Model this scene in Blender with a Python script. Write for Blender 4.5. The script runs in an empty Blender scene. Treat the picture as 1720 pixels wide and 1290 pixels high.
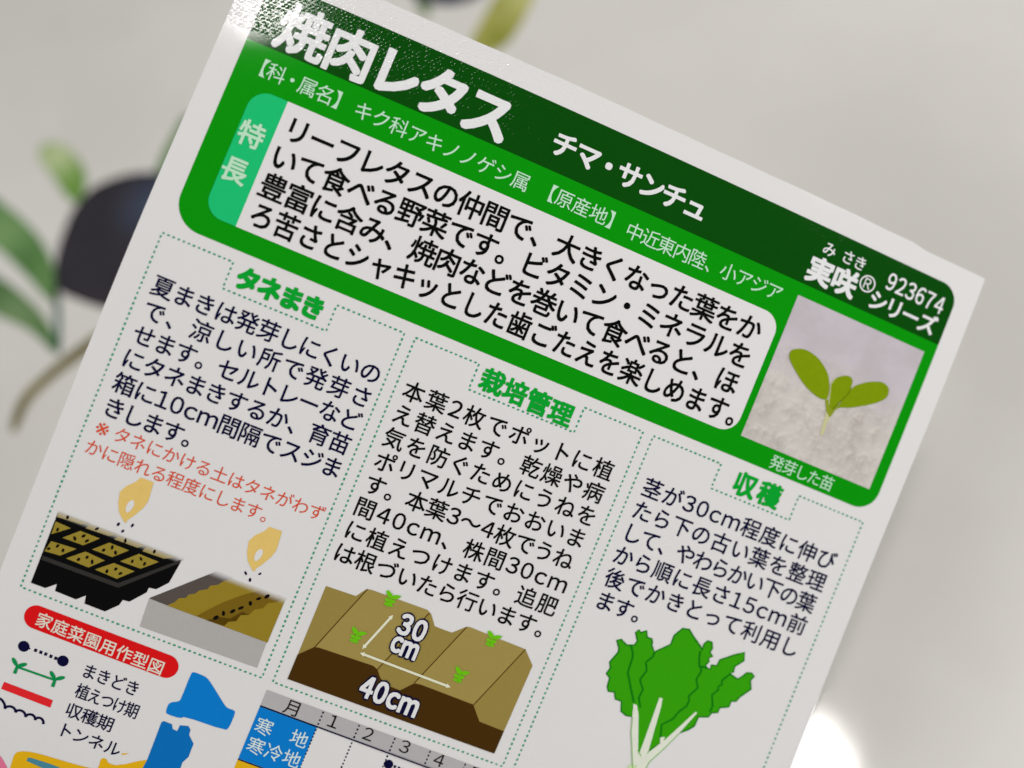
# Close-up of the back of a glossy seed packet held over an olive-print tablecloth.
# Packet artwork is laid out flat in millimetres (u right, v down) and wrapped on the gently bent film.
import bpy, bmesh, math, random
from mathutils import Matrix, Vector
from mathutils.geometry import tessellate_polygon

random.seed(7)
scene = bpy.context.scene
COL = scene.collection

# ------------------------------------------------------------------ camera
cam_d = bpy.data.cameras.new('camera')
cam_d.sensor_width = 36.0
cam_d.lens = 37.674
cam_d.clip_start = 0.005
cam_d.clip_end = 20.0
cam_d.dof.use_dof = True
cam_d.dof.focus_distance = 0.1113
cam_d.dof.aperture_fstop = 9.2
cam = bpy.data.objects.new('camera', cam_d)
COL.objects.link(cam)
CR = [[0.98119, 0.084415, 0.173611], [0.0, 0.899326, -0.437279], [-0.193045, 0.429054, 0.882409]]
M = Matrix(CR).to_4x4()
M.translation = (0.025077, -0.034935, 0.155068)
cam.matrix_world = M
scene.camera = cam

# ------------------------------------------------------------------ ambient light, the ceiling lamp and two added fill lights
world = bpy.data.worlds.new('World')
scene.world = world
world.use_nodes = True
bg = world.node_tree.nodes['Background']
bg.inputs['Color'].default_value = (1.0, 0.995, 0.985, 1)
bg.inputs['Strength'].default_value = 0.175


def area(name, loc, target, size, power, color, shape='DISK'):
    d = bpy.data.lights.new(name, 'AREA')
    d.shape = shape
    d.size = size
    d.energy = power
    d.color = color
    o = bpy.data.objects.new(name, d)
    COL.objects.link(o)
    o.location = loc
    o.rotation_euler = (Vector(target) - Vector(loc)).to_track_quat('-Z', 'Y').to_euler()
    return o


area('ceiling_lamp', (0.0862, 0.1011, 1.0741), (0.0, 0.0, 0.03), 0.106, 2.0, (1.0, 0.97, 0.93))
area('left_softbox', (-0.95, -0.60, 0.85), (0.0, 0.02, 0.02), 0.8, 7.4, (1.0, 0.998, 0.99), 'SQUARE')  # added softbox at the front left for the packet, no real window
area('right_fill', (0.50, 0.10, 0.28), (0.05, 0.0, 0.0), 0.35, 2.05, (1.0, 0.998, 0.99), 'SQUARE')  # added low fill: brightens the cloth at the right, lifts the packet's shadow
vs = scene.view_settings
vs.view_transform = 'Standard'
vs.look = 'None'
vs.exposure = 0.0
vs.gamma = 1.0
vs.use_curve_mapping = False
scene.cycles.max_bounces = 6

# ------------------------------------------------------------------ layout data (millimetres on the flat packet / on the cloth)
TXT = {
 'feature': [('リーフレタスの仲間で、大きくなった葉をか',-31.73,-31.4,19.56,-31.2),('いて食べる野菜です。ビタミン・ミネラルを',-31.85,-28.42,19.62,-28.3),('豊富に含み、焼肉などを巻いて食べると、ほ',-31.85,-25.11,19.48,-25.49),('ろ苦さとシャキッとした歯ごたえを楽しめます。',-31.82,-22.51,21.37,-21.77)],
 'c1': [('夏まきは発芽しにくいの',-38.12,-11.7,-15.85,-11.65),('で、涼しい所で発芽さ',-37.87,-9.07,-15.77,-9.06),('せます。セルトレーなど',-37.99,-6.44,-15.79,-6.48),('にタネまきするか、育苗',-38.13,-3.8,-16.02,-3.82),('箱に10cm間隔でスジま',-38.04,-1.18,-15.78,-1.26),('きします。',-38.02,1.51,-30.36,2.17)],
 'red': [('※タネにかける土はタネがわず',-38.4,3.78,-15.47,3.53),('かに隠れる程度にします。',-38.46,5.83,-20.28,6.29)],
 'c2': [('本葉2枚でポットに植',-10.97,-11.49,10.56,-11.49),('え替えます。乾燥や病',-11.17,-8.76,10.55,-8.86),('気を防ぐためにうねを',-11.06,-6.34,10.81,-6.22),('ポリマルチでおおいま',-10.91,-3.97,10.75,-3.7),('す。本葉3〜4枚でうね',-10.88,-1.48,10.36,-1.15),('間40cm、株間30cm',-11.07,1.28,10.82,1.8),('に植えつけます。追肥',-11.07,3.9,10.65,4.01),('は根づいたら行います。',-11.21,6.45,10.92,7.29)],
 'c3': [('茎が30cm程度に伸び',16.41,-11.39,37.93,-11.59),('たら下の古い葉を整理',16.31,-8.77,37.72,-8.79),('して、やわらかい下の葉',16.43,-6.23,37.58,-6.35),('から順に長さ15cm前',16.34,-3.78,37.56,-3.8),('後でかきとって利用し',16.45,-1.06,37.89,-1.1),('ます。',16.5,1.52,20.11,2.18)],
 'h1': [('タネまき',-30.72,-15.63,-23.69,-15.6)],
 'h2': [('栽培管理',-3.92,-15.56,4.02,-15.25)],
 'h3': [('収穫',25.9,-15.59,28.84,-15.61)],
 'title': [('焼肉レタス',-34.99,-40.84,-14.77,-40.72)],
 'sub': [('チマ・サンチュ',-6.29,-40.94,9.05,-40.72)],
 'series': [('み',24.66,-42.58,24.66,-42.58),('さき',26.99,-42.64,28.53,-42.6),('実咲',24.56,-39.97,27.66,-40.02),('R',30.16,-40.89,30.16,-40.89),('923674',32.74,-42.17,39.04,-42.09),('シリーズ',32.1,-39.65,38.53,-39.64)],
 'family': [('【科・属名】',-37.17,-35.9,-29.4,-35.86),('キク科アキノノゲシ属',-26.48,-35.83,-9.2,-35.73),('【原産地】',-5.55,-35.85,1.02,-35.83),('中近東内陸、小アジア',3.93,-35.66,20.61,-35.94)],
 'tab': [('特',-35.84,-29.22,-35.84,-29.22),('長',-35.97,-25.28,-35.97,-25.28)],
 'cap': [('発芽した苗',28.24,-19.11,34.49,-19.19)],
 'pill': [('家庭菜園用作型図',-36.75,24.57,-24.65,24.88)],
 'legend': [('まきどき',-30.67,27.91,-26.06,27.96),('植えつけ期',-30.58,30.29,-25.27,30.3),('収穫期',-30.66,32.66,-27.29,32.85),('トンネル',-30.58,34.63,-25.61,34.73)],
 'month': [('月',-10.16,23.96,-10.16,23.96),('1',-5.54,23.83,-5.54,23.83),('2',-1.64,23.82,-1.64,23.82),('3',2.46,23.73,2.46,23.73),('4',6.41,23.83,6.41,23.83),('5',10.5,23.86,10.5,23.86)],
 'zone': [('寒',-12.03,26.94,-12.03,26.94),('地',-8.18,26.84,-8.18,26.84),('寒冷地',-12.04,29.2,-8.09,29.14)],
 'cm': [('30',-2.53,11.44,-0.89,11.5),('cm',-2.57,13.79,-1.08,13.91),('40cm',-3.65,19.1,1.14,19.29)],
}
ART = {
 'tray': [(-39.45,13.24),(-26.09,13.17),(-26.3,13.64),(-26.63,16.13),(-27.56,17.23),(-28.31,17.36),(-28.34,17.91),(-29.59,19.46),(-30.28,19.54),(-30.43,20.19),(-31.51,21.35),(-33.69,21.34),(-33.85,20.48),(-34.64,21.25),(-36.88,21.2),(-36.96,20.44),(-37.88,21.28),(-39.41,21.31)],
 'tray_rim': [(-39.29,18.2),(-31.32,18.05),(-26.39,13.43),(-26.39,13.83),(-31.15,18.5),(-39.25,18.65)],
 'cells': [[(-39.42,13.36),(-36.04,13.29),(-36.9,13.72),(-39.37,13.9)],[(-36.1,13.36),(-33.03,13.3),(-33.95,13.81),(-36.33,13.92)],[(-33.02,13.35),(-30.05,13.35),(-30.89,13.87),(-33.32,13.92)],[(-30.05,13.35),(-26.81,13.38),(-28.02,13.95),(-30.27,14.02)],[(-39.33,14.39),(-37.68,14.47),(-39.28,15.79)],[(-36.73,14.38),(-34.65,14.38),(-35.94,15.67),(-38.13,15.72)],[(-33.63,14.43),(-31.52,14.44),(-32.83,15.73),(-34.97,15.73)],[(-30.47,14.4),(-28.34,14.46),(-29.78,15.8),(-31.95,15.84)],[(-39.03,16.47),(-36.42,16.27),(-37.69,17.54),(-39.29,17.69)],[(-35.5,16.19),(-33.39,16.34),(-34.65,17.64),(-37.04,17.58)],[(-32.47,16.25),(-30.24,16.28),(-31.61,17.68),(-33.98,17.59)]],
 'seeds': [(-36.96,15.32),(-36.24,14.74),(-35.76,15.1),(-33.88,15.37),(-33.19,14.78),(-32.69,15.17),(-30.82,15.38),(-30.11,14.82),(-29.59,15.17),(-38.99,17.29),(-38.27,16.69),(-37.61,16.92),(-35.85,17.21),(-35.14,16.68),(-34.51,16.94),(-32.8,17.31),(-32.06,16.75),(-31.47,17.02),(-38.86,15.1),(-38.39,13.55),(-35.28,13.55),(-32.22,13.64),(-29.14,13.61)],
 'falling': [(-33.48,12.32),(-32.14,11.91),(-32.82,12.82)],
 'falling2': [(-19.82,12.32),(-18.46,11.86),(-19.15,12.82)],
 'hand': [(-33.15,6.99),(-31.79,6.96),(-31.65,8.23),(-31.58,9.03),(-31.81,9.87),(-32.36,10.92),(-32.81,11.6),(-32.8,11.93),(-33.13,11.81),(-33.86,11.12),(-34.26,10.29),(-34.53,9.16),(-34.14,8.34),(-33.41,7.55)],
 'handhole': [(-32.93,9.41),(-32.7,9.82),(-32.82,10.53),(-33.14,10.95),(-33.39,10.59),(-33.43,9.98),(-33.21,9.53)],
 'handshift': (13.76,-0.08),
 'planter_front': [(-27.87,18.42),(-15.16,18.36),(-15.06,21.27),(-27.7,21.51)],
 'planter_in': [(-27.89,18.37),(-22.64,13.24),(-20.85,13.26),(-21.45,14.38),(-25.96,18.42)],
 'planter_soil': [(-25.96,18.42),(-25.35,17.8),(-25.1,17.25),(-24.47,16.96),(-24.34,16.55),(-23.74,16.18),(-23.53,15.76),(-22.77,15.3),(-22.66,14.86),(-21.97,14.49),(-21.61,13.95),(-20.98,13.41),(-15.06,13.27),(-15.07,18.37)],
 'furrow': [(-22.8,18.36),(-21.98,17.35),(-20.81,16.0),(-19.29,14.6),(-17.84,13.5),(-15.26,13.35),(-15.76,14.0),(-16.54,14.41),(-16.83,15.11),(-17.59,15.57),(-17.88,16.28),(-18.68,16.63),(-18.86,17.39),(-19.57,17.74),(-19.8,18.3)],
 'furrow_edge': [(-21.66,18.4),(-20.74,17.64),(-19.53,17.36),(-18.65,16.23),(-17.88,16.28),(-18.68,16.63),(-18.86,17.39),(-19.57,17.74),(-19.8,18.3)],
 'planter_seeds': [(-20.9,17.79),(-20.35,17.09),(-19.57,16.53),(-18.92,15.9),(-18.21,15.1),(-17.61,14.33),(-16.91,13.8)],
 'ridge': [(-11.73,10.59),(-8.49,10.47),(-7.7,9.36),(-7.24,9.27),(-1.02,9.16),(-0.43,9.45),(0.38,10.51),(1.23,10.53),(2.33,10.51),(3.54,9.36),(3.94,9.28),(10.34,9.41),(11.75,10.79),(11.66,18.51),(3.88,18.95),(-11.69,18.46)],
 'ridge_front': [(-11.71,18.43),(-10.44,17.08),(-9.91,16.96),(-4.02,16.76),(-3.43,16.96),(-2.82,17.68),(-1.92,18.2),(-0.35,18.21),(0.73,16.98),(1.49,16.87),(7.48,16.94),(8.78,18.41),(11.65,18.48),(11.63,21.1),(-11.71,21.24)],
 'ridge_top1': [(-7.61,9.36),(-7.24,9.27),(-1.02,9.16),(-0.68,9.38),(-3.45,16.92),(-4.03,16.73),(-9.92,16.93),(-10.36,17.0)],
 'ridge_top2': [(3.59,9.38),(3.94,9.28),(10.31,9.42),(7.48,16.86),(1.48,16.84),(0.78,16.9)],
 'ridge_lines': [[(-7.63,9.33),(-10.37,17.06)],[(-0.68,9.38),(-3.43,16.96)],[(3.56,9.39),(0.75,16.92)],[(10.34,9.41),(7.51,16.92)]],
 'arrows': [[(-4.12,10.92),(-5.74,15.47)],[(-5.8,15.94),(4.49,16.01)]],
 'sprouts': [(-4.97,9.24),(-6.8,14.13),(6.6,9.44),(4.9,14.23)],
 'lettuce': [(24.15,12.18),(23.43,12.28),(22.73,12.03),(22.34,11.01),(21.62,11.02),(21.21,10.34),(20.55,10.5),(20.27,10.11),(20.12,9.09),(19.6,8.78),(19.76,8.05),(19.44,7.51),(19.89,6.18),(19.78,5.72),(19.22,5.02),(19.63,4.78),(20.46,5.14),(21.26,4.84),(21.37,4.3),(20.83,3.51),(21.04,3.14),(21.38,3.33),(21.88,2.92),(22.22,3.57),(22.75,3.54),(22.98,3.87),(23.03,4.19),(23.62,4.76),(24.99,3.38),(24.96,2.31),(25.55,1.29),(26.27,1.15),(27.03,1.71),(28.21,2.44),(28.51,2.74),(28.46,2.01),(28.71,1.59),(29.22,1.56),(29.54,2.19),(29.43,2.65),(29.92,2.98),(29.53,3.29),(29.76,3.62),(29.54,4.12),(29.78,4.36),(30.25,4.36),(30.14,3.9),(30.77,3.75),(30.82,3.06),(32.11,2.0),(33.14,1.33),(33.42,2.19),(32.69,3.13),(32.79,3.76),(32.47,4.05),(33.55,4.32),(33.96,3.84),(34.26,3.31),(34.81,3.16),(35.22,3.38),(34.98,3.97),(35.43,4.81),(34.56,6.05),(34.36,6.62),(33.83,6.81),(33.85,7.47),(32.91,7.9),(32.9,8.49),(32.29,8.71),(32.1,9.28),(31.05,9.66),(31.01,10.76),(30.56,11.34),(29.67,12.08),(28.4,13.54),(27.44,14.89),(26.62,15.78),(26.11,15.38)],
 'stem1': [(23.68,10.8),(24.1,10.82),(24.66,11.66),(26.15,15.28),(26.65,15.85),(27.61,16.5),(28.22,17.94),(26.82,18.45),(26.27,17.15),(25.34,15.16),(24.59,13.6),(24.14,12.27)],
 'stem2': [(26.11,9.18),(26.48,9.16),(26.7,10.16),(27.31,15.19),(27.45,16.73),(26.44,15.76),(26.36,13.96)],
 'stem3': [(30.53,9.23),(30.74,9.32),(29.7,12.15),(28.74,14.34),(27.8,16.35),(28.0,18.02),(27.2,17.15),(27.27,15.29),(28.58,13.15)],
 'stemnick': [(27.92,13.22),(28.41,12.96),(28.4,13.54),(28.14,13.81)],
 'stem_lines': [[(24.18,12.25),(24.65,13.75),(25.34,15.16),(26.27,17.15),(26.82,18.45)],[(29.7,12.15),(28.74,14.34),(27.81,16.18),(27.77,16.89),(28.07,18.0)],[(26.12,15.29),(26.38,15.61),(26.72,15.82)],[(27.28,15.12),(27.3,15.36)]],
 'root': [(25.77,17.3),(25.9,17.09),(26.22,17.04),(26.68,16.92),(26.76,17.23),(26.58,17.7),(26.11,17.79)],
 'veins': [[(20.93,5.05),(21.38,5.63),(21.6,6.21),(21.73,7.82),(22.61,9.16),(23.68,10.68)],[(23.63,4.79),(23.67,5.28),(23.18,6.13),(23.62,6.96),(23.33,8.07),(23.45,8.35),(24.05,8.96),(23.98,9.99),(24.56,10.94)],[(28.35,2.89),(28.56,3.64),(28.87,4.36),(29.37,4.85),(29.19,5.92),(29.71,6.73),(29.11,7.95),(29.37,8.35),(29.32,9.04),(28.75,9.92),(28.46,10.85),(27.52,11.86),(28.05,13.51)],[(32.5,4.12),(31.95,5.07),(32.14,5.51),(31.82,5.79),(31.98,6.15),(31.52,6.9),(32.09,8.03),(32.04,8.72)],[(29.0,4.48),(29.81,4.35)]],
 'leafa': [(24.78,-30.84),(25.17,-31.23),(26.29,-31.64),(27.7,-31.43),(28.88,-30.87),(29.9,-30.06),(30.53,-28.92),(30.74,-28.13),(30.81,-27.54),(30.06,-27.33),(29.03,-27.53),(27.68,-28.03),(26.12,-29.05),(24.97,-29.97),(24.78,-30.41)],
 'leafb': [(30.53,-29.27),(30.75,-30.05),(31.59,-30.74),(32.38,-30.89),(32.79,-30.53),(32.87,-29.77),(32.86,-29.15),(32.19,-27.65),(31.8,-26.8),(31.2,-27.09)],
 'leafc': [(32.87,-29.77),(33.73,-30.64),(34.95,-31.36),(36.12,-31.78),(36.98,-31.51),(37.27,-30.92),(37.21,-30.19),(36.26,-29.28),(34.75,-28.33),(33.52,-27.66),(32.35,-27.28),(32.09,-26.57)],
 'sstem': [(30.51,-27.6),(31.01,-27.53),(32.3,-27.61),(32.09,-26.57),(31.87,-25.87),(31.84,-25.07),(31.95,-23.88),(31.55,-23.73),(31.37,-25.41),(31.19,-26.38)],
 'map_north': [(-21.09,24.26),(-20.92,24.05),(-20.11,24.05),(-19.43,24.12),(-18.78,24.55),(-16.89,26.06),(-16.33,26.44),(-15.53,26.39),(-15.34,26.66),(-15.35,28.32),(-15.59,28.76),(-20.05,28.86),(-20.31,29.22),(-21.83,29.3),(-22.01,29.03),(-22.06,28.27),(-21.86,27.93),(-21.12,27.55),(-21.05,27.09)],
 'map_main': [(-22.0,30.32),(-21.84,30.12),(-20.94,30.13),(-20.68,30.58),(-20.17,30.64),(-20.12,29.93),(-19.31,29.7),(-18.96,29.99),(-18.89,30.57),(-18.12,31.31),(-18.09,32.87),(-18.45,33.63),(-18.33,35.86),(-20.66,37.49),(-22.09,36.3),(-21.9,34.65)],
 'map_south': [(-34.64,41.02),(-34.68,40.24),(-34.73,39.21),(-34.33,38.75),(-33.18,38.35),(-31.46,38.17),(-28.63,37.96),(-26.45,37.69),(-26.21,37.25),(-26.36,36.43),(-26.13,36.16),(-25.74,36.21),(-25.55,36.54),(-24.48,36.46),(-21.99,34.64),(-21.72,34.92),(-22.08,38.05),(-27.75,40.33),(-33.52,42.33)],
 'map_inlet': [(-33.31,39.1),(-32.94,39.0),(-31.04,38.88),(-29.42,38.89),(-29.11,39.29),(-31.25,39.64),(-33.32,39.51)],
 'map_islands': [(-36.46,40.01),(-35.95,40.06),(-35.48,40.49),(-34.85,41.11),(-34.76,42.49),(-35.61,42.84)],
 'map_dash': [(-24.61,35.02),(-23.91,34.71),(-24.08,34.92),(-24.48,35.16)],
 'pill': [(-37.63,24.42),(-23.72,24.68)],
 'dots': [(-37.77,27.88),(-33.59,27.86)],
 'sqs': [(-36.52,27.83),(-35.96,27.83),(-35.44,27.82),(-34.88,27.85),(-34.35,27.86)],
 'garrow': [(-37.65,30.2),(-33.62,30.09)],
 'rbar': [(-38.32,32.2),(-33.08,32.2),(-33.04,33.05),(-38.34,33.02)],
 'wave': [(-38.36,34.32),(-37.94,34.5),(-37.61,34.62),(-37.28,34.92),(-37.04,34.56),(-36.72,34.34),(-36.4,34.56),(-36.15,34.89),(-35.92,34.54),(-35.59,34.37),(-35.28,34.63),(-35.05,34.97),(-34.85,34.62),(-34.53,34.41),(-34.24,34.63),(-34.03,34.9),(-33.8,34.63),(-33.5,34.59),(-33.27,34.76),(-33.1,35.01)],
 'tbl': [(-13.29,23.13),(-13.23,24.94),(-6.9,24.99),(-13.11,31.19),(-6.96,23.07),(-3.42,23.02),(0.62,22.96),(4.62,23.02),(8.66,23.07),(1.58,26.12)],
}
PRINT = {
 'small': [(-104.6,104.5),(-103.5,106.6),(-99.3,105.5),(-94.9,101.3),(-92.1,96.5),(-91.8,91.4),(-93.4,89.5),(-96.3,92.4),(-100.0,97.7),(-103.6,101.7)],
 'leaf1': [(-116.8,98.3),(-110.7,92.7),(-106.0,89.1),(-100.1,83.3),(-95.8,77.1),(-92.8,69.7),(-92.5,66.6),(-95.5,68.4),(-100.3,73.7),(-105.1,78.2),(-107.9,80.6),(-114.6,86.0)],
 'leaf2': [(-111.8,77.4),(-106.5,74.4),(-102.0,71.1),(-96.5,66.3),(-92.5,61.3),(-90.1,56.7),(-90.6,55.6),(-96.1,60.9),(-100.2,63.3),(-104.3,65.2),(-110.5,69.4)],
 'stem': [(-94.8,72.2),(-92.6,69.7),(-89.6,56.6),(-90.6,55.2)],
 'twig': [(-96.5,40.7),(-96.9,43.8),(-96.1,47.9),(-93.2,51.2),(-89.1,55.1),(-84.2,59.0),(-75.5,65.4),(-73.7,63.0),(-81.1,57.6),(-86.1,54.1),(-90.9,50.3),(-94.3,46.4),(-95.2,40.9)],
 'hidden': [(-77.7,92.7),(-76.4,99.4),(-74.4,105.2),(-72.7,109.4),(-65.6,107.3),(-62.4,93.9),(-70.4,88.4)],
 'olive': [(-94.6,72.4),(-95.2,77.2),(-94.7,83.3),(-93.7,88.7),(-91.0,93.0),(-86.2,95.0),(-81.2,95.7),(-75.3,94.7),(-69.7,91.1),(-66.2,83.6),(-64.9,74.1),(-66.8,66.6),(-71.1,63.2),(-77.6,63.1),(-83.9,65.1),(-90.3,68.1),(-93.3,69.9)],
 'topleaf': [(2.6,136.7),(-1.1,125.8),(-3.8,119.3),(-6.9,114.3),(-12.3,112.9),(-14.3,115.7),(-12.8,119.9),(-9.3,127.5),(-3.8,138.0)],
 'topstem': [(-27.4,137.5),(-25.5,130.7),(-24.1,126.2),(-22.0,124.7),(-22.6,130.1),(-24.1,136.8)],
 'olive2': [(-7.9,137.3),(-8.1,135.3),(-8.5,133.4),(-9.3,131.7),(-10.4,130.2),(-11.8,129.1),(-13.3,128.2),(-15.1,127.7),(-16.9,127.5),(-18.9,127.7),(-20.8,128.3),(-22.7,129.2),(-24.5,130.4),(-26.2,131.9),(-27.7,133.7),(-28.9,135.6),(-29.9,137.7),(-30.5,139.9),(-30.8,142.1),(-30.7,144.2),(-30.3,146.2),(-29.5,148.1),(-28.4,149.6),(-27.0,150.9),(-25.4,151.8),(-23.5,152.3),(-21.6,152.4),(-19.5,152.2),(-17.5,151.5),(-15.5,150.5),(-13.7,149.2),(-12.0,147.6),(-10.6,145.7),(-9.4,143.7),(-8.6,141.6),(-8.1,139.4)],
 'spot': [(33.7,-18.9)],
}

# ------------------------------------------------------------------ materials
LIGHT = 0.77      # share of white that the room's light brings back from the paper


def lin(c):
    r = []
    for x in c:
        x /= 255.0
        r.append(x / 12.92 if x <= 0.04045 else ((x + 0.055) / 1.055) ** 2.4)
    return r


def base_rgb(c):
    return tuple(max(0.0012, min(0.86, (x - 0.007) / LIGHT)) for x in lin(c)) + (1,)


class NT:
    def __init__(s, name):
        s.m = bpy.data.materials.new(name)
        s.m.use_nodes = True
        s.t = s.m.node_tree
        s.b = s.t.nodes['Principled BSDF']

    def n(s, typ, **kw):
        nd = s.t.nodes.new(typ)
        for k, v in kw.items():
            setattr(nd, k, v)
        return nd

    def l(s, a, b):
        s.t.links.new(a, b)

    def math(s, op, a, b=None, c=None, clamp=False):
        nd = s.n('ShaderNodeMath', operation=op, use_clamp=clamp)
        for i, x in enumerate((a, b, c)):
            if x is None:
                continue
            if isinstance(x, (int, float)):
                nd.inputs[i].default_value = x
            else:
                s.l(x, nd.inputs[i])
        return nd.outputs[0]

    def ramp(s, x, lo, hi, a=0.0, b=1.0):
        nd = s.n('ShaderNodeMapRange', interpolation_type='SMOOTHSTEP')
        s.l(x, nd.inputs[0])
        for i, v in ((1, lo), (2, hi), (3, a), (4, b)):
            nd.inputs[i].default_value = v
        return nd.outputs[0]

    def mix(s, f, a, b):
        nd = s.n('ShaderNodeMix', data_type='RGBA')
        for sock, x in ((nd.inputs[0], f), (nd.inputs[6], a), (nd.inputs[7], b)):
            if isinstance(x, (tuple, float, int)):
                sock.default_value = x
            else:
                s.l(x, sock)
        return nd.outputs[2]

    def noise(s, vec, scale, detail=2.0, rough=0.5):
        nd = s.n('ShaderNodeTexNoise')
        nd.inputs['Scale'].default_value = scale
        nd.inputs['Detail'].default_value = detail
        nd.inputs['Roughness'].default_value = rough
        s.l(vec, nd.inputs['Vector'])
        return nd.outputs[0]


def film(nt, rough=0.085):
    """glossy printed film; the heat-sealed strip along the top carries a fine knurl"""
    uv = nt.n('ShaderNodeUVMap', uv_map='UVMap').outputs[0]
    sp = nt.n('ShaderNodeSeparateXYZ')
    nt.l(uv, sp.inputs[0])
    u, v = sp.outputs[0], sp.outputs[1]
    # little pressed dashes, laid like bricks, every one a little different
    sx = nt.math('ADD', nt.math('DIVIDE', u, 0.44), nt.math('DIVIDE', v, 0.66))
    sy = nt.math('DIVIDE', v, 0.33)
    cb = nt.n('ShaderNodeCombineXYZ')
    nt.l(sx, cb.inputs[0])
    nt.l(sy, cb.inputs[1])
    vo = nt.n('ShaderNodeTexVoronoi', voronoi_dimensions='2D')
    vo.inputs['Scale'].default_value = 1.0
    vo.inputs['Randomness'].default_value = 0.42
    nt.l(cb.outputs[0], vo.inputs['Vector'])
    d2 = nt.math('POWER', vo.outputs['Distance'], 2.0)
    dome = nt.math('MAXIMUM', nt.math('SUBTRACT', 1.0, nt.math('MULTIPLY', d2, 5.0)), 0.0)
    sc = nt.n('ShaderNodeSeparateColor')
    nt.l(vo.outputs['Color'], sc.inputs[0])
    amp = nt.math('ADD', nt.math('MULTIPLY', nt.math('POWER', sc.outputs[0], 1.6), 1.5), 0.25)
    kn = nt.math('MULTIPLY', dome, amp)
    wob = nt.math('MULTIPLY', nt.math('SUBTRACT', nt.noise(uv, 0.35, 1.0), 0.5), 0.5)
    mask = nt.ramp(nt.math('ADD', v, wob), -39.15, -38.75, 1.0, 0.0)
    h = nt.math('MULTIPLY', nt.math('MULTIPLY', nt.math('MULTIPLY', kn, mask), nt.ramp(u, -16.0, 10.0, 1.0, 0.12)), 0.0165)
    soft = nt.math('MULTIPLY', nt.noise(uv, 0.09, 2.0), 0.10)      # slow waviness of the film
    grain = nt.math('MULTIPLY', nt.noise(uv, 9.0, 2.0), 0.0006)
    h = nt.math('ADD', nt.math('ADD', h, soft), grain)
    bp = nt.n('ShaderNodeBump')
    bp.inputs['Strength'].default_value = 1.0
    bp.inputs['Distance'].default_value = 0.001
    nt.l(h, bp.inputs['Height'])
    nt.l(bp.outputs[0], nt.b.inputs['Normal'])
    nt.b.inputs['Roughness'].default_value = rough
    nt.b.inputs['IOR'].default_value = 1.48
    nt.b.inputs['Specular IOR Level'].default_value = 0.24
    return uv, u, v


MATS = {}


def ink(name, rgb, fade=None, vary=0.05):
    """printed ink; fade = (du, dv, start, end): the print itself runs out to paper white"""
    nt = NT(name)
    uv, u, v = film(nt)
    c = base_rgb(rgb)
    dark = tuple(x * (1 - vary) for x in c[:3]) + (1,)
    lite = tuple(min(0.9, x * (1 + vary)) for x in c[:3]) + (1,)
    col = nt.mix(nt.noise(uv, 1.3, 4.0, 0.65), dark, lite)
    if fade:
        du, dv, s0, s1 = fade
        t = nt.math('ADD', nt.math('MULTIPLY', u, du), nt.math('MULTIPLY', v, dv))
        col = nt.mix(nt.ramp(t, s0, s1), PAPER, col)
    nt.l(col, nt.b.inputs['Base Color'])
    MATS[name] = nt.m
    return nt.m


PAPER = base_rgb((209, 207, 206))
ink('paper_white', (209, 207, 206), vary=0.012)
ink('panel_white', (211, 208, 208), vary=0.012)
ink('dark_green', (0, 71, 11), vary=0.04)
ink('leaf_green', (2, 138, 14), vary=0.03)
ink('mint_green', (34, 180, 108), vary=0.04)
ink('pale_mint', (178, 232, 186), vary=0.03)
ink('header_white', (222, 226, 216), vary=0.02)
ink('text_black', (14, 10, 20), vary=0.1)
ink('text_navy', (16, 16, 52), vary=0.1)
ink('heading_green', (0, 152, 48))
ink('dot_green', (52, 146, 104))
ink('note_red', (204, 76, 48))
ink('pill_red', (206, 28, 30))
ink('pill_text', (242, 206, 192))
ink('bar_red', (222, 42, 46))
ink('arrow_green', (14, 132, 72))
ink('map_blue', (0, 116, 192))
ink('map_deep_blue', (0, 104, 174))
ink('map_orange', (230, 166, 28))
ink('map_teal', (70, 128, 146))
ink('map_pink', (228, 110, 140))
ink('zone_text', (196, 226, 240))
ink('table_grey', (168, 166, 166))
ink('tray_black', (9, 9, 11))
ink('tray_rim', (52, 50, 48))
ink('soil', (142, 124, 50))
ink('planter_grey', (166, 163, 160))
ink('planter_inside', (84, 76, 72))
ink('planter_soil', (140, 119, 42))
ink('furrow', (112, 90, 30))
ink('furrow_dark', (82, 62, 20))
ink('seed_dark', (26, 14, 12))
ink('hand_skin', (220, 182, 106))
ink('ridge_tan', (142, 124, 66))
ink('ridge_top', (150, 132, 74))
ink('ridge_brown', (68, 47, 11))
ink('ridge_line', (78, 56, 14))
ink('cream', (234, 228, 190))
ink('sprout_green', (102, 182, 28))
ink('lettuce_green', (54, 150, 16))
ink('lettuce_line', (8, 112, 24))
ink('stem_pale', (210, 213, 197))
ink('stem_line', (112, 168, 84))
ink('root_pale', (186, 206, 160))
ink('seedling_green', (118, 140, 16), vary=0.10)
ink('seedling_dark', (88, 108, 12), vary=0.1)
ink('seedling_stem', (186, 184, 140), vary=0.08)
ink('seedling_neck', (130, 144, 40), vary=0.12)


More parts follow.
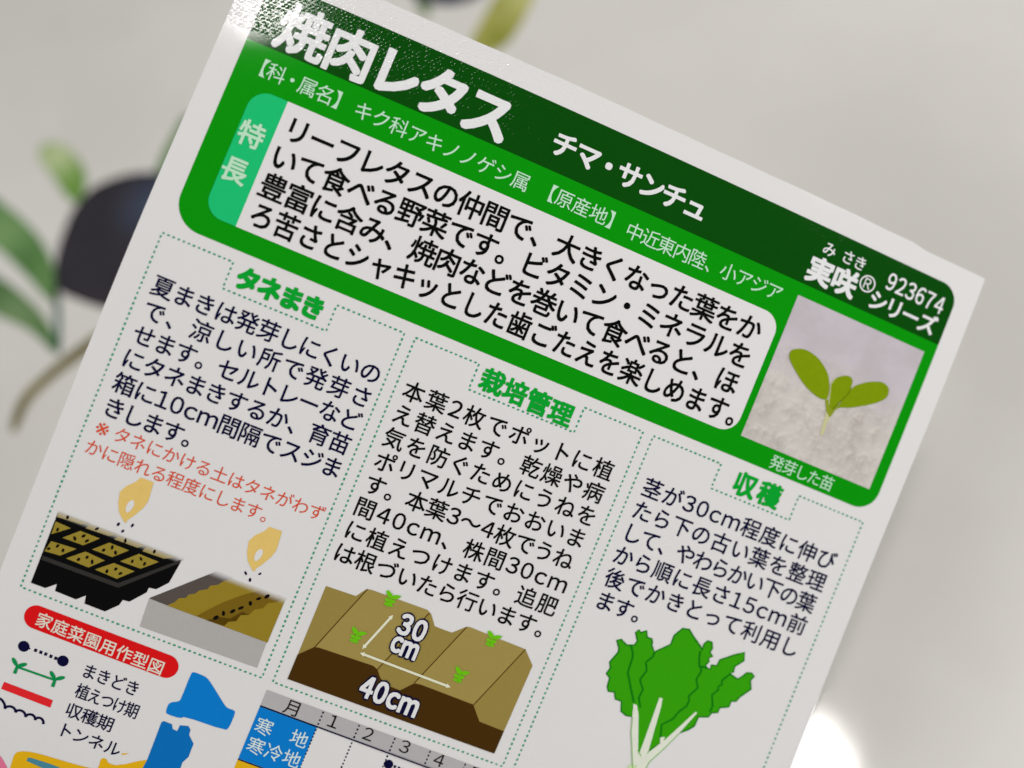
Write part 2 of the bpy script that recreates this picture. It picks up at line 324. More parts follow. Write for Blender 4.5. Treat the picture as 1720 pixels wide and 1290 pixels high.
def pumice():
    """printed photo ground: smooth lavender grey above, crumbly pale pumice below"""
    nt = NT('photo_pumice')
    uv, u, v = film(nt)
    top, low = base_rgb((186, 178, 185)), base_rgb((194, 188, 182))
    shade, lite = base_rgb((148, 141, 134)), base_rgb((206, 200, 192))
    g = nt.ramp(nt.math('ADD', v, nt.math('MULTIPLY', nt.noise(uv, 0.25, 2.0), 5.0)), -31.0, -23.0)
    col = nt.mix(g, top, low)
    big = nt.noise(uv, 0.16, 3.0, 0.6)                       # broad soft mottling of the photo
    col = nt.mix(nt.math('MULTIPLY', nt.ramp(big, 0.35, 0.65), 0.22), col, shade)
    n1 = nt.noise(uv, 0.55, 5.0, 0.66)
    cr = nt.math('MULTIPLY', nt.ramp(n1, 0.42, 0.75), nt.math('ADD', nt.math('MULTIPLY', g, 0.45), 0.10))
    col = nt.mix(cr, col, shade)
    mp = nt.n('ShaderNodeMapping')
    mp.inputs['Location'].default_value = (0.22, 0.30, 0.0)  # the lit side of every crumb
    nt.l(uv, mp.inputs[0])
    n2 = nt.noise(mp.outputs[0], 0.55, 5.0, 0.66)
    edge = nt.ramp(nt.math('SUBTRACT', n2, n1), 0.0, 0.16)
    hl = nt.math('MULTIPLY', edge, nt.math('ADD', nt.math('MULTIPLY', g, 0.45), 0.02))
    col = nt.mix(hl, col, lite)
    nt.l(col, nt.b.inputs['Base Color'])
    MATS['photo_pumice'] = nt.m


pumice()

# ------------------------------------------------------------------ the bent film of the packet
BEND = (0.022804, -0.037528, 0.028215, -0.016493, -0.03697, -0.04889, -0.020102)
PKR = Matrix([[0.841106, 0.463801, 0.278261], [-0.276652, 0.810995, -0.51551], [-0.464762, 0.356618, 0.810444]])
PKL = Vector((0.0, -0.0, 0.050441))
U0, U1, V0, V1 = -42.71, 43.1, -47.2, 104.0
VT = 33.0          # below this line the lower end of the packet sags until it meets the table


def bend0(u, v):
    a, b = u / 50.0, v / 50.0
    k = BEND
    if b > 0.66:                       # carry on straight where the cubic would run away
        s = 0.66
        f = lambda y: k[0]*a*a + k[1]*a*y + k[2]*y*y + k[3]*a**3 + k[4]*a*a*y + k[5]*a*y*y + k[6]*y**3
        d = k[1]*a + 2*k[2]*s + k[4]*a*a + 2*k[5]*a*s + 3*k[6]*s*s
        return 50.0 * (f(s) + d * (b - s))
    return 50.0 * (k[0]*a*a + k[1]*a*b + k[2]*b*b + k[3]*a**3 + k[4]*a*a*b + k[5]*a*b*b + k[6]*b**3)


def height(u, v, w):
    p = PKR @ Vector((u, -v, -w)) / 1000.0 + PKL
    return p.z * 1000.0


def sag(u):
    h = height(u, V1, bend0(u, V1)) - 3.2
    return max(0.0, h) / PKR[2][2] / (V1 - VT) ** 2


def bend(u, v):
    w = bend0(u, v)
    if v > VT:
        w += sag(u) * (v - VT) ** 2
    return w


LV = 0.03          # one ink layer, in mm


def loc(u, v, level=0.0):
    return (u / 1000.0, -v / 1000.0, -(bend(u, v) - level * LV) / 1000.0)


def nrm(u, v):
    e = 0.05
    du = (bend(u + e, v) - bend(u - e, v)) / (2 * e)
    dv = (bend(u, v + e) - bend(u, v - e)) / (2 * e)
    n = Vector((du, -dv, 1.0))
    n.normalize()
    return n


# ------------------------------------------------------------------ building helpers
class Part:
    """collects flat shapes (u, v in mm) into ONE mesh wrapped on the packet"""

    def __init__(s):
        s.v, s.f, s.fm, s.mats, s.uv, s.nn = [], [], [], [], [], []

    def mi(s, m):
        m = MATS[m]
        if m not in s.mats:
            s.mats.append(m)
        return s.mats.index(m)

    def tris(s, pts, faces, level, mat, cut=0.0):
        mi = s.mi(mat)
        if cut:
            bm = bmesh.new()
            vs_ = [bm.verts.new((p[0], p[1], 0)) for p in pts]
            for f in faces:
                try:
                    bm.faces.new([vs_[i] for i in f])
                except ValueError:
                    pass
            us = [p[0] for p in pts]
            ws = [p[1] for p in pts]
            for ax, lo, hi in ((0, min(us), max(us)), (1, min(ws), max(ws))):
                k = math.floor(lo / cut) + 1
                while k * cut < hi:
                    co = [0, 0, 0]
                    no = [0, 0, 0]
                    co[ax] = k * cut
                    no[ax] = 1
                    bmesh.ops.bisect_plane(bm, geom=bm.verts[:] + bm.edges[:] + bm.faces[:], dist=1e-5, plane_co=co, plane_no=no)
                    k += 1
            bm.verts.index_update()
            pts = [(x.co.x, x.co.y) for x in bm.verts]
            faces = [[x.index for x in f.verts] for f in bm.faces]
            bm.free()
        o = len(s.v)
        for p in pts:
            s.v.append(loc(p[0], p[1], level))
            s.uv.append((p[0], p[1]))
            s.nn.append(nrm(p[0], p[1]))
        for f in faces:
            a = 0.0
            for i in range(len(f)):
                p, q = pts[f[i]], pts[f[(i + 1) % len(f)]]
                a += p[0] * q[1] - q[0] * p[1]
            if abs(a) < 1e-9:
                continue
            f = list(f)
            if a > 0:                  # v points down: keep faces towards the reader
                f.reverse()
            s.f.append([o + i for i in f])
            s.fm.append(mi)

    def poly(s, pts, level, mat, cut=4.0):
        pts = [tuple(p) for p in pts]
        fs = tessellate_polygon([[Vector((p[0], p[1], 0)) for p in pts]])
        s.tris(pts, fs, level, mat, cut)

    def rect(s, u0, v0, u1, v1, level, mat, r=(0, 0, 0, 0)):
        """r = corner radii: top left, top right, bottom right, bottom left"""
        pts = []
        for (cu, cv, a0), rr in zip(((u0, v0, 180), (u1, v0, 270), (u1, v1, 0), (u0, v1, 90)), r):
            if rr <= 0:
                pts.append((cu, cv))
                continue
            x = cu + rr if cu == u0 else cu - rr
            y = cv + rr if cv == v0 else cv - rr
            for i in range(13):
                t = math.radians(a0 + 90 * i / 12)
                pts.append((x + rr * math.cos(t), y + rr * math.sin(t)))
        s.poly(pts, level, mat)

    def disc(s, u, v, r, level, mat, ry=None, rot=0.0, n=24):
        ry = ry or r
        c, q = math.cos(rot), math.sin(rot)
        pts = []
        for i in range(n):
            t = 2 * math.pi * i / n
            x, y = r * math.cos(t), ry * math.sin(t)
            pts.append((u + c * x - q * y, v + q * x + c * y))
        s.tris(pts, [list(range(n))], level, mat)

    def stroke(s, pts, width, level, mat, closed=False):
        n = len(pts)
        L, R = [], []
        for i in range(n):
            a = pts[(i - 1) % n] if (closed or i > 0) else pts[i]
            b = pts[(i + 1) % n] if (closed or i < n - 1) else pts[i]
            dx, dy = b[0] - a[0], b[1] - a[1]
            d = math.hypot(dx, dy) or 1.0
            nx, ny = -dy / d * width / 2, dx / d * width / 2
            L.append((pts[i][0] + nx, pts[i][1] + ny))
            R.append((pts[i][0] - nx, pts[i][1] - ny))
        fs = []
        for i in range(n if closed else n - 1):
            j = (i + 1) % n
            fs.append([i, j, n + j, n + i])
        s.tris(L + R, fs, level, mat)

    def dashes(s, pts, level, mat, pitch=0.555, dash=0.27, width=0.175):
        for (a, b) in zip(pts[:-1], pts[1:]):
            d = math.hypot(b[0] - a[0], b[1] - a[1])
            n = max(1, round(d / pitch))
            for i in range(n):
                t = (i + 0.25) / n
                du, dv = (b[0] - a[0]) / d, (b[1] - a[1]) / d
                c = (a[0] + (b[0] - a[0]) * t, a[1] + (b[1] - a[1]) * t)
                k = dash * random.uniform(0.8, 1.1) / 2
                s.stroke([(c[0] - du * k, c[1] - dv * k), (c[0] + du * k, c[1] + dv * k)], width * random.uniform(0.85, 1.15), level, mat)

    def build(s, name, parent, label=None):
        me = bpy.data.meshes.new(name)
        me.from_pydata(s.v, [], s.f)
        for m in s.mats:
            me.materials.append(m)
        me.polygons.foreach_set('material_index', s.fm)
        me.polygons.foreach_set('use_smooth', [True] * len(s.f))
        ul = me.uv_layers.new(name='UVMap')
        for i, lp in enumerate(me.loops):
            ul.data[i].uv = s.uv[lp.vertex_index]
        me.update()
        me.normals_split_custom_set_from_vertices(s.nn)
        o = bpy.data.objects.new(name, me)
        COL.objects.link(o)
        o.parent = parent
        if label:
            o['label'] = label
        return o


# ---- lettering: outlines of the built-in font, flattened to faces
GLYPH = {}
_cu = bpy.data.curves.new('lettering', 'FONT')
_cu.resolution_u = 3
_ob = bpy.data.objects.new('lettering', _cu)
COL.objects.link(_ob)


def glyph(ch, weight):
    key = (ch, weight)
    if key not in GLYPH:
        # figures and Latin letters come from the wide Japanese forms of the same font
        _cu.body = chr(ord(ch) + 0xFEE0) if 33 <= ord(ch) < 127 else ch
        bpy.context.view_layer.update()
        dg = bpy.context.evaluated_depsgraph_get()
        me = bpy.data.meshes.new_from_object(_ob.evaluated_get(dg))
        vs_ = [(p.co.x, p.co.y) for p in me.vertices]
        fs = [tuple(p.vertices) for p in me.polygons]
        bpy.data.meshes.remove(me)
        x0 = min([p[0] for p in vs_] or [0]) - weight
        x1 = max([p[0] for p in vs_] or [0]) + weight
        GLYPH[key] = (vs_, fs, x0, x1)
    return GLYPH[key]


ASCII = lambda ch: ord(ch) < 128
KANA = lambda ch: 0x3041 <= ord(ch) <= 0x30ff


def lettering(part, text, u0, v0, u1, v1, size, weight, level, mat, wide=1.0, prop=0.45, vc=None, fit=True, kana=1.0, kw=1.0):
    """one line of print; the first and last letters sit with their ink centred on u0 and u1"""
    cells = []
    x = 0.0
    for ch in text:
        vs_, fs, a, b = glyph(ch, weight)
        w = b - a
        if ASCII(ch):
            adv = w + 0.11
            off = 0.055 - a
        else:
            pro = w + 0.14
            adv = 1.0 * (1 - prop) + pro * prop if KANA(ch) else 1.0
            off = (adv - 1.0) / 2 if ch not in '、。' else 0.0
        cells.append((ch, x + off, x + off + (a + b) / 2))
        x += adv
    n0, n1 = cells[0][2], cells[-1][2]
    k = (u1 - u0) / ((n1 - n0) * size) if len(text) > 1 and fit else 1.0
    gw = wide * (1.0 if k > 0.9 else 0.45 + 0.5 * k if k > 0.6 else k + 0.12)
    for ch, o, c in cells:
        vs_, fs, a, b = glyph(ch, weight)
        ks = kana if KANA(ch) else 1.35 if ch == '※' else 1.0
        t = (c - n0) / (n1 - n0) if n1 > n0 else 0.0
        uc = u0 + (c - n0) * size * k
        vcn = v0 + (v1 - v0) * t
        mid = (a + b) / 2
        yc = (0.36 if ASCII(ch) else 0.38) if vc is None else vc
        pts = [(uc + (p[0] - mid) * size * gw * ks, vcn - (p[1] - yc) * size * ks) for p in vs_]
        wt = weight * (kw if KANA(ch) else 1.0)
        part.tris(pts, fs, level, mat)
        if weight <= 0:
            continue
        n = 4 if weight < 0.022 else 8 if weight < 0.06 else 14
        for i in range(n):             # heavier faces: the strokes printed again all round, each a hair higher
            t_ = 2 * math.pi * (i + 0.5 * (n != 8)) / n
            q_ = 1.0 / max(abs(math.cos(t_)), abs(math.sin(t_))) ** (0.75 if n == 8 else 0.0)
            dx, dy = wt * size * q_ * math.cos(t_), wt * size * q_ * math.sin(t_)
            part.tris([(q[0] + dx, q[1] + dy) for q in pts], fs, level + 0.035 * (i + 1), mat)


def block(part, key, size, weight, level, mat, **kw):
    for row in TXT[key]:
        lettering(part, *row, size, weight, level, mat, **kw)


def even(key, u0, v0, dv):
    """straighten a paragraph: common left edge, constant line pitch"""
    rows = []
    for i, (t, a, b, c, d) in enumerate(TXT[key]):
        rows.append((t, 0.5 * (a + u0), v0 + dv * i, c, v0 + dv * i))
    TXT[key] = rows


even('feature', -31.79, -31.35, 3.09)
even('c1', -38.03, -11.69, 2.62)
even('c2', -11.03, -11.47, 2.60)
even('c3', 16.40, -11.45, 2.60)
even('red', -38.43, 3.72, 2.22)
even('legend', -30.62, 27.93, 2.29)

# ------------------------------------------------------------------ table and tablecloth
def box(name, x0, x1, y0, y1, z0, z1, mat, nx=1):
    bm = bmesh.new()
    bmesh.ops.create_cube(bm, size=1.0)
    for p in bm.verts:
        p.co = Vector(((x0 + x1) / 2 + p.co.x * (x1 - x0), (y0 + y1) / 2 + p.co.y * (y1 - y0), (z0 + z1) / 2 + p.co.z * (z1 - z0)))
    me = bpy.data.meshes.new(name)
    bm.to_mesh(me)
    bm.free()
    me.materials.append(mat)
    o = bpy.data.objects.new(name, me)
    COL.objects.link(o)
    return o


def vinyl(name, rgb, rgb2, rgb3=None, scale=0.05, grad=None, mark=0.0):
    """glossy vinyl cloth print; coordinates in mm on the cloth"""
    nt = NT(name)
    tc = nt.n('ShaderNodeTexCoord').outputs['Object']
    mp = nt.n('ShaderNodeVectorMath', operation='SCALE')
    mp.inputs['Scale'].default_value = 1000.0
    nt.l(tc, mp.inputs[0])
    p = mp.outputs[0]
    n1 = nt.noise(p, scale, 3.0, 0.55)
    col = nt.mix(nt.ramp(n1, 0.32, 0.68), base_rgb(rgb), base_rgb(rgb2))
    if rgb3 and grad:
        gx, gy, r = grad                       # a lighter dab of colour in the printed picture
        d = nt.n('ShaderNodeVectorMath', operation='DISTANCE')
        nt.l(p, d.inputs[0])
        d.inputs[1].default_value = (gx, gy, 0)
        col = nt.mix(nt.ramp(d.outputs['Value'], 0.0, r, 1.0, 0.0), col, base_rgb(rgb3))
    nt.l(col, nt.b.inputs['Base Color'])
    nt.b.inputs['Roughness'].default_value = 0.06
    nt.b.inputs['Coat Weight'].default_value = 0.5          # soft sheen of the embossed vinyl
    nt.b.inputs['Coat Roughness'].default_value = 0.42
    nt.b.inputs['IOR'].default_value = 1.48
    h = nt.math('ADD', nt.math('MULTIPLY', nt.noise(p, 0.022, 2.0), 0.5), nt.math('MULTIPLY', nt.noise(p, 0.6, 2.0), 0.004))
    bp = nt.n('ShaderNodeBump')
    bp.inputs['Strength'].default_value = 0.6
    bp.inputs['Distance'].default_value = 0.001
    nt.l(h, bp.inputs['Height'])
    nt.l(bp.outputs[0], nt.b.inputs['Normal'])
    return nt.m


wood = NT('table_wood')
wood.b.inputs['Base Color'].default_value = (0.28, 0.18, 0.1, 1)
top = box('tabletop', -0.45, 0.45, -0.4, 0.5, -0.0320, -0.0012, wood.m)
top['kind'] = 'structure'

cloth = box('tablecloth', -0.5, 0.5, -0.45, 0.55, -0.0010, 0.0, vinyl('cloth_grey', (199, 196, 190), (206, 203, 198), scale=0.02))
cloth['label'] = 'pale grey glossy tablecloth printed with dark olives and green leaves'
cloth['category'] = 'tablecloth'


def smooth(pts, it=2):
    for _ in range(it):
        q = []
        n = len(pts)
        for i in range(n):
            a, b = pts[i], pts[(i + 1) % n]
            q.append((a[0] * .75 + b[0] * .25, a[1] * .75 + b[1] * .25))
            q.append((a[0] * .25 + b[0] * .75, a[1] * .25 + b[1] * .75))
        pts = q
    return pts


def cloth_print(name, pts, mat, level, label=None):
    pts = smooth(pts)
    fs = tessellate_polygon([[Vector((p[0], p[1], 0)) for p in pts]])
    me = bpy.data.meshes.new(name)
    me.from_pydata([(p[0] / 1000, p[1] / 1000, level * 0.00006) for p in pts], [], [list(f) for f in fs])
    me.materials.append(mat)
    me.update()
    if sum(f.normal.z for f in me.polygons) < 0:
        me.flip_normals()
    o = bpy.data.objects.new(name, me)
    COL.objects.link(o)
    o.parent = cloth
    if label:
        o['label'] = label
    return o


def cen(k):
    P = PRINT[k]
    return (sum(p[0] for p in P) / len(P), sum(p[1] for p in P) / len(P))


cx, cy = cen('olive')
cloth_print('olive_print', PRINT['olive'], vinyl('olive_dark', (40, 38, 44), (48, 44, 50), (58, 66, 84), 0.1, (cx + 6, cy + 8, 11)), 2)
cx, cy = cen('olive2')
cloth_print('olive_print', PRINT['olive2'], vinyl('olive_blue', (44, 46, 60), (56, 58, 74), scale=0.1), 2)
a = PRINT['small']
cx, cy = cen('small')
cloth_print('leaf_print', PRINT['small'], vinyl('leaf_young', (98, 138, 58), (116, 150, 76), (176, 190, 142), 0.12, (cx - 2, cy + 4, 9)), 3, 'small pale young leaf')
cx, cy = cen('leaf1')
cloth_print('leaf_print', PRINT['leaf1'], vinyl('leaf_mid', (62, 104, 52), (92, 128, 74), (112, 146, 92), 0.09, (cx - 6, cy + 4, 12)), 1)
cx, cy = cen('leaf2')
cloth_print('leaf_print', PRINT['leaf2'], vinyl('leaf_deep', (48, 86, 44), (78, 112, 62), (110, 136, 92), 0.09, (cx - 2, cy - 2, 12)), 1)
cloth_print('stem_print', PRINT['stem'], vinyl('stem_teal', (62, 92, 84), (78, 106, 96), scale=0.1), 1)
cloth_print('twig_print', PRINT['twig'], vinyl('twig_brown', (96, 88, 40), (122, 114, 62), scale=0.12), 2)
cloth_print('leaf_print', PRINT['hidden'], vinyl('leaf_hidden', (84, 116, 64), (96, 126, 74), scale=0.1), 1)
cx, cy = cen('topleaf')
cloth_print('leaf_print', PRINT['topleaf'], vinyl('leaf_yellow', (132, 134, 56), (158, 156, 84), (178, 178, 112), 0.1, (cx + 5, cy + 5, 10)), 1, 'yellowish green leaf')
cloth_print('stem_print', PRINT['topstem'], vinyl('stem_green', (92, 116, 72), (112, 132, 90), scale=0.1), 1)

# ------------------------------------------------------------------ the seed packet
packet = bpy.data.objects.new('seed_packet', None)
COL.objects.link(packet)
packet.empty_display_size = 0.02
PM = PKR.to_4x4()
PM.translation = PKL
packet.matrix_world = PM
packet['label'] = 'glossy white seed packet with green header panel and Japanese growing instructions'
packet['category'] = 'seed packet'


def packet_body():
    nu, nv = 44, 76
    us = [U0 + (U1 - U0) * i / nu for i in range(nu + 1)]
    v_, f_, uv_, n_ = [], [], [], []

    def top_edge(u):
        e = V0 + 0.03 * math.sin(u * 0.21) + 0.02 * math.sin(u * 0.9)
        if u > 35.2:
            e += 0.22
        return e

    def side(u, v):
        return u + (0.05 * math.sin(v * 0.13) if abs(u - U0) < 1e-6 or abs(u - U1) < 1e-6 else 0)

    def thick(i, j):
        a = math.sin(math.pi * i / nu)
        b = math.sin(math.pi * max(0.0, min(1.0, (j / nv - 0.05) / 0.9)))
        return 0.22 + 1.5 * (a * b) ** 0.8

    idx = {}
    for sd in (0, 1):
        for j in range(nv + 1):
            for i in range(nu + 1):
                u = us[i]
                t0 = top_edge(u)
                v = t0 + (V1 - t0) * j / nv
                u = side(u, v)
                x, y, z = loc(u, v)
                n = nrm(u, v)
                if sd:
                    z -= thick(i, j) / 1000.0
                    n = -n
                idx[sd, i, j] = len(v_)
                v_.append((x, y, z))
                uv_.append((u, v))
                n_.append(n)
    for sd in (0, 1):
        for j in range(nv):
            for i in range(nu):
                q = [idx[sd, i, j], idx[sd, i, j + 1], idx[sd, i + 1, j + 1], idx[sd, i + 1, j]]
                f_.append(q if sd == 0 else q[::-1])

    def rim(path, n):
        for (a, b) in zip(path[:-1], path[1:]):
            o = len(v_)
            for (i, j) in (a, b):
                for sd in (0, 1):
                    k = idx[sd, i, j]
                    v_.append(v_[k])
                    uv_.append(uv_[k])
                    n_.append(Vector(n))
            f_.append([o, o + 2, o + 3, o + 1])

    rim([(i, 0) for i in range(nu, -1, -1)], (0, 1, 0))
    rim([(0, j) for j in range(nv + 1)], (-1, 0, 0))
    rim([(i, nv) for i in range(nu + 1)], (0, -1, 0))
    rim([(nu, j) for j in range(nv, -1, -1)], (1, 0, 0))
    me = bpy.data.meshes.new('packet_body')
    me.from_pydata(v_, [], f_)
    me.materials.append(MATS['paper_white'])
    me.polygons.foreach_set('use_smooth', [True] * len(f_))
    ul = me.uv_layers.new(name='UVMap')
    for i, lp in enumerate(me.loops):
        ul.data[i].uv = uv_[lp.vertex_index]
    me.update()
    bm = bmesh.new()
    bm.from_mesh(me)
    bm.free()
    me.normals_split_custom_set_from_vertices(n_)
    o = bpy.data.objects.new('packet_body', me)
    COL.objects.link(o)
    o.parent = packet


packet_body()

# ---- header: dark title band and green feature panel
GL, GR, GT, GM, GB = -39.98, 40.69, -44.61, -38.01, -17.99
p = Part()
p.rect(GL, GT, GR, GM, 1, 'dark_green', (2.2, 2.2, 0, 0))
band = p.build('title_band', packet, 'dark green band')
p = Part()
block(p, 'title', 5.35, 0.028, 2, 'header_white', prop=0.25, kana=1.03, kw=1.3)
p.build('title_lettering', band)
p = Part()
block(p, 'sub', 2.65, 0.032, 2, 'header_white', prop=0.25, kana=1.08)
p.build('variety_lettering', band)
p = Part()
S = TXT['series']
lettering(p, *S[0], 1.65, 0.014, 2, 'header_white')
lettering(p, *S[1], 1.65, 0.014, 2, 'header_white')
lettering(p, *S[2], 3.05, 0.038, 2, 'header_white')
lettering(p, *S[3], 1.55, 0.006, 2, 'header_white', wide=0.9)
p.stroke([(S[3][1] + 0.86 * math.cos(t * math.pi / 18), S[3][2] + 0.86 * math.sin(t * math.pi / 18)) for t in range(36)], 0.16, 2, 'header_white', closed=True)
lettering(p, *S[4], 2.5, 0.016, 2, 'header_white', wide=0.92)
lettering(p, *S[5], 2.35, 0.026, 2, 'header_white', prop=0.25)
p.build('series_lettering', band)

p = Part()
p.rect(GL, GM, GR, GB, 1, 'leaf_green', (0, 0, 2.4, 3.1))
panel = p.build('feature_panel', packet, 'bright green panel')
p = Part()
block(p, 'family', 2.0, 0.004, 2, 'pale_mint', prop=0.3)
p.build('family_lettering', panel)
p = Part()
p.rect(-33.79, -33.74, 22.41, -20.11, 2, 'panel_white', (0, 2.0, 2.0, 0))
p.build('feature_box', panel, 'white text box')
p = Part()
p.rect(-37.35, -33.74, -33.79, -20.11, 2, 'mint_green', (2.0, 0, 0, 2.0))
block(p, 'tab', 2.75, 0.022, 3, 'pale_mint')
p.build('feature_tab', panel, 'mint green tab')
p = Part()
block(p, 'feature', 2.88, 0.0215, 3, 'text_black', prop=0.12)
p.build('feature_text', panel)
p = Part()
block(p, 'cap', 1.72, 0.004, 2, 'pale_mint', prop=0.4)
p.build('caption_lettering', panel)

p = Part()
p.rect(23.21, -36.68, 39.41, -20.34, 2, 'photo_pumice')
photo = p.build('seedling_photo', packet, 'printed photo of a two-leaved seedling on pumice')
p = Part()
p.poly(ART['sstem'], 3, 'seedling_stem')
s_ = ART['sstem']
p.poly([s_[0], s_[1], s_[2], s_[3], s_[4], s_[9]], 3.15, 'seedling_neck')
p.poly(smooth(ART['leafa']), 3.3, 'seedling_green')
p.poly(smooth(ART['leafc']), 3.3, 'seedling_green')
p.poly(smooth(ART['leafb']), 3.6, 'seedling_green')
k_ = ART['leafb']
p.stroke([k_[1], k_[0], k_[9]], 0.09, 3.9, 'seedling_stem')
p.stroke([k_[5], k_[6], k_[7], k_[8]], 0.10, 3.9, 'seedling_dark')
p.build('seedling', photo)


# ---- three instruction columns
def column(u0, u1, n0, n1, vb, name, label):
    p = Part()
    vt, vn = -16.72, -13.88
    p.dashes([(u0, vt), (n0, vt), (n0, vn), (n1, vn), (n1, vt), (u1, vt), (u1, vb), (u0, vb), (u0, vt)], 1, 'dot_green')
    return p.build(name, packet, label)


COLS = [(-40.21, -14.21, -32.68, -21.59), (-13.0, 13.0, -5.93, 6.09), (14.21, 40.21, 22.39, 32.05)]
sow = column(*COLS[0], 22.1, 'sowing_frame', 'dotted green frame around the sowing text')
care = column(*COLS[1], 22.1, 'growing_frame', 'dotted green frame around the growing text')
harv = column(*COLS[2], 22.1, 'harvest_frame', 'dotted green frame around the harvest text')
for fr, hk, ck, hs, mat in ((sow, 'h1', 'c1', 2.5, 'text_navy'), (care, 'h2', 'c2', 2.62, 'text_black'), (harv, 'h3', 'c3', 2.75, 'text_navy')):
    p = Part()
    block(p, hk, hs, 0.036, 1, 'heading_green', prop=0.2, kw=1.5)
    p.build('heading', fr)
    p = Part()
    block(p, ck, 2.32, 0.015, 1, mat, prop=0.3)
    p.build('instruction_text', fr)
p = Part()
block(p, 'red', 1.78, 0.0, 1, 'note_red', prop=0.3)
p.build('note_text', sow, 'small red note')


def seeds(part, pts, level, mat, r=0.13, spread=1.0):
    for (a, b) in pts:
        part.disc(a, b, r * random.uniform(0.85, 1.15), level, mat, ry=r * 1.75 * random.uniform(0.85, 1.15), rot=random.uniform(-1.0, 1.0) * spread, n=12)


def edge_fade(a, b, depth, back=0.15):
    """the print fades out towards the line a-b"""
    dx, dy = b[0] - a[0], b[1] - a[1]
    d = math.hypot(dx, dy)
    nx, ny = -dy / d, dx / d
    c = nx * a[0] + ny * a[1]
    return (nx, ny, c - back, c + depth)


fd = edge_fade(ART['tray'][0], ART['tray'][1], 0.75, 0.1)
ink('tray_black_fading', (9, 9, 16), fade=fd)
ink('soil_fading', (142, 124, 50), fade=edge_fade(ART['tray'][0], ART['tray'][1], 1.05, 0.75))
p = Part()
p.poly(ART['tray'], 1, 'tray_black_fading')
p.poly(ART['tray_rim'], 1.5, 'tray_rim')
for i, c in enumerate(ART['cells']):
    p.poly(c, 1.7, 'soil_fading' if i < 4 else 'soil')
seeds(p, ART['seeds'], 2.4, 'seed_dark')
p.build('seed_tray_drawing', sow)

fd = edge_fade(ART['planter_in'][1], ART['planter_soil'][-2], 0.8, 0.25)
ink('planter_inside_fading', (84, 76, 72), fade=fd)
ink('planter_soil_fading', (140, 119, 42), fade=fd)
ink('furrow_fading', (112, 90, 30), fade=fd)
p = Part()
p.poly(ART['planter_front'], 1, 'planter_grey')
p.poly(ART['planter_in'], 1.3, 'planter_inside_fading')
p.poly(ART['planter_soil'], 1.7, 'planter_soil_fading')
p.poly(ART['furrow'], 2.1, 'furrow_fading')
p.poly(ART['furrow_edge'], 2.4, 'furrow_dark')
seeds(p, ART['planter_seeds'], 2.8, 'seed_dark', r=0.17)
p.build('planter_drawing', sow)

for k, (du, dv) in enumerate(((0, 0), ART['handshift'])):
    p = Part()
    p.poly([(a + du, b + dv) for a, b in ART['hand']], 1, 'hand_skin')
    p.poly(smooth([(a + du, b + dv) for a, b in ART['handhole']]), 1.6, 'paper_white')
    seeds(p, ART['falling' if k == 0 else 'falling2'], 1, 'text_navy', r=0.12)
    p.build('sowing_hand_drawing', sow)


# ---- ridge drawing with spacing arrows
def arrow(part, a, b, w, head, level, mat):
    d = math.hypot(b[0] - a[0], b[1] - a[1])
    du, dv = (b[0] - a[0]) / d, (b[1] - a[1]) / d
    part.stroke([(a[0] + du * head, a[1] + dv * head), (b[0] - du * head, b[1] - dv * head)], w, level, mat)
    for (c, s) in ((a, 1), (b, -1)):
        q = (c[0] + du * s * head * 1.2, c[1] + dv * s * head * 1.2)
        hw = head * 0.62
        part.poly([c, (q[0] - dv * hw, q[1] + du * hw), (q[0] + dv * hw, q[1] - du * hw)], level, mat, cut=0)


def sprout(part, u, v, s, level, mat):
    def leaf(cu, cv, l, w, rot):
        c, q = math.cos(rot), math.sin(rot)
        pts = []
        for i in range(20):
            t = 2 * math.pi * i / 20
            x = l * math.cos(t)
            y = w * math.sin(t) * (1 - 0.35 * math.cos(t))
            pts.append((cu + c * x - q * y, cv + q * x + c * y))
        part.tris(pts, [list(range(20))], level, mat)
    leaf(u - 0.42 * s, v - 0.42 * s, 0.52 * s, 0.27 * s, math.radians(38 + 180))
    leaf(u + 0.48 * s, v - 0.38 * s, 0.52 * s, 0.25 * s, math.radians(-28))
    part.stroke([(u, v - 0.2 * s), (u, v + 1.0 * s)], 0.2 * s, level, mat)
    leaf(u - 0.30 * s, v + 0.30 * s, 0.34 * s, 0.2 * s, math.radians(14))
    leaf(u + 0.30 * s, v + 0.25 * s, 0.34 * s, 0.2 * s, math.radians(-14))
    leaf(u - 0.26 * s, v + 0.72 * s, 0.30 * s, 0.18 * s, math.radians(-20))
    leaf(u + 0.24 * s, v + 0.70 * s, 0.30 * s, 0.18 * s, math.radians(25))


p = Part()
p.poly(ART['ridge'], 1, 'ridge_tan')
p.poly(ART['ridge_top1'], 1.4, 'ridge_top')
p.poly(ART['ridge_top2'], 1.4, 'ridge_top')
p.poly(ART['ridge_front'], 1.8, 'ridge_brown')
for ln in ART['ridge_lines']:
    p.stroke(ln, 0.10, 2.2, 'ridge_line')
ridge = p.build('ridge_drawing', care)
p = Part()
for (a, b) in ART['sprouts']:
    sprout(p, a, b + 0.15, 0.92, 2.8, 'sprout_green')
p.build('sprout_drawing', care)
p = Part()
for ln in ART['arrows']:
    arrow(p, ln[0], ln[1], 0.25, 0.40, 2.8, 'cream')
p.build('spacing_arrows', care)
p = Part()
for row, sz in zip(TXT['cm'], (2.9, 2.9, 3.05)):
    lettering(p, *row, sz, 0.10, 3.2, 'text_navy', wide=0.92, vc=0.36 if row[0] != 'cm' else 0.25)
    lettering(p, *row, sz, 0.032, 3.8, 'header_white', wide=0.92, vc=0.36 if row[0] != 'cm' else 0.25)
p.build('spacing_lettering', care)

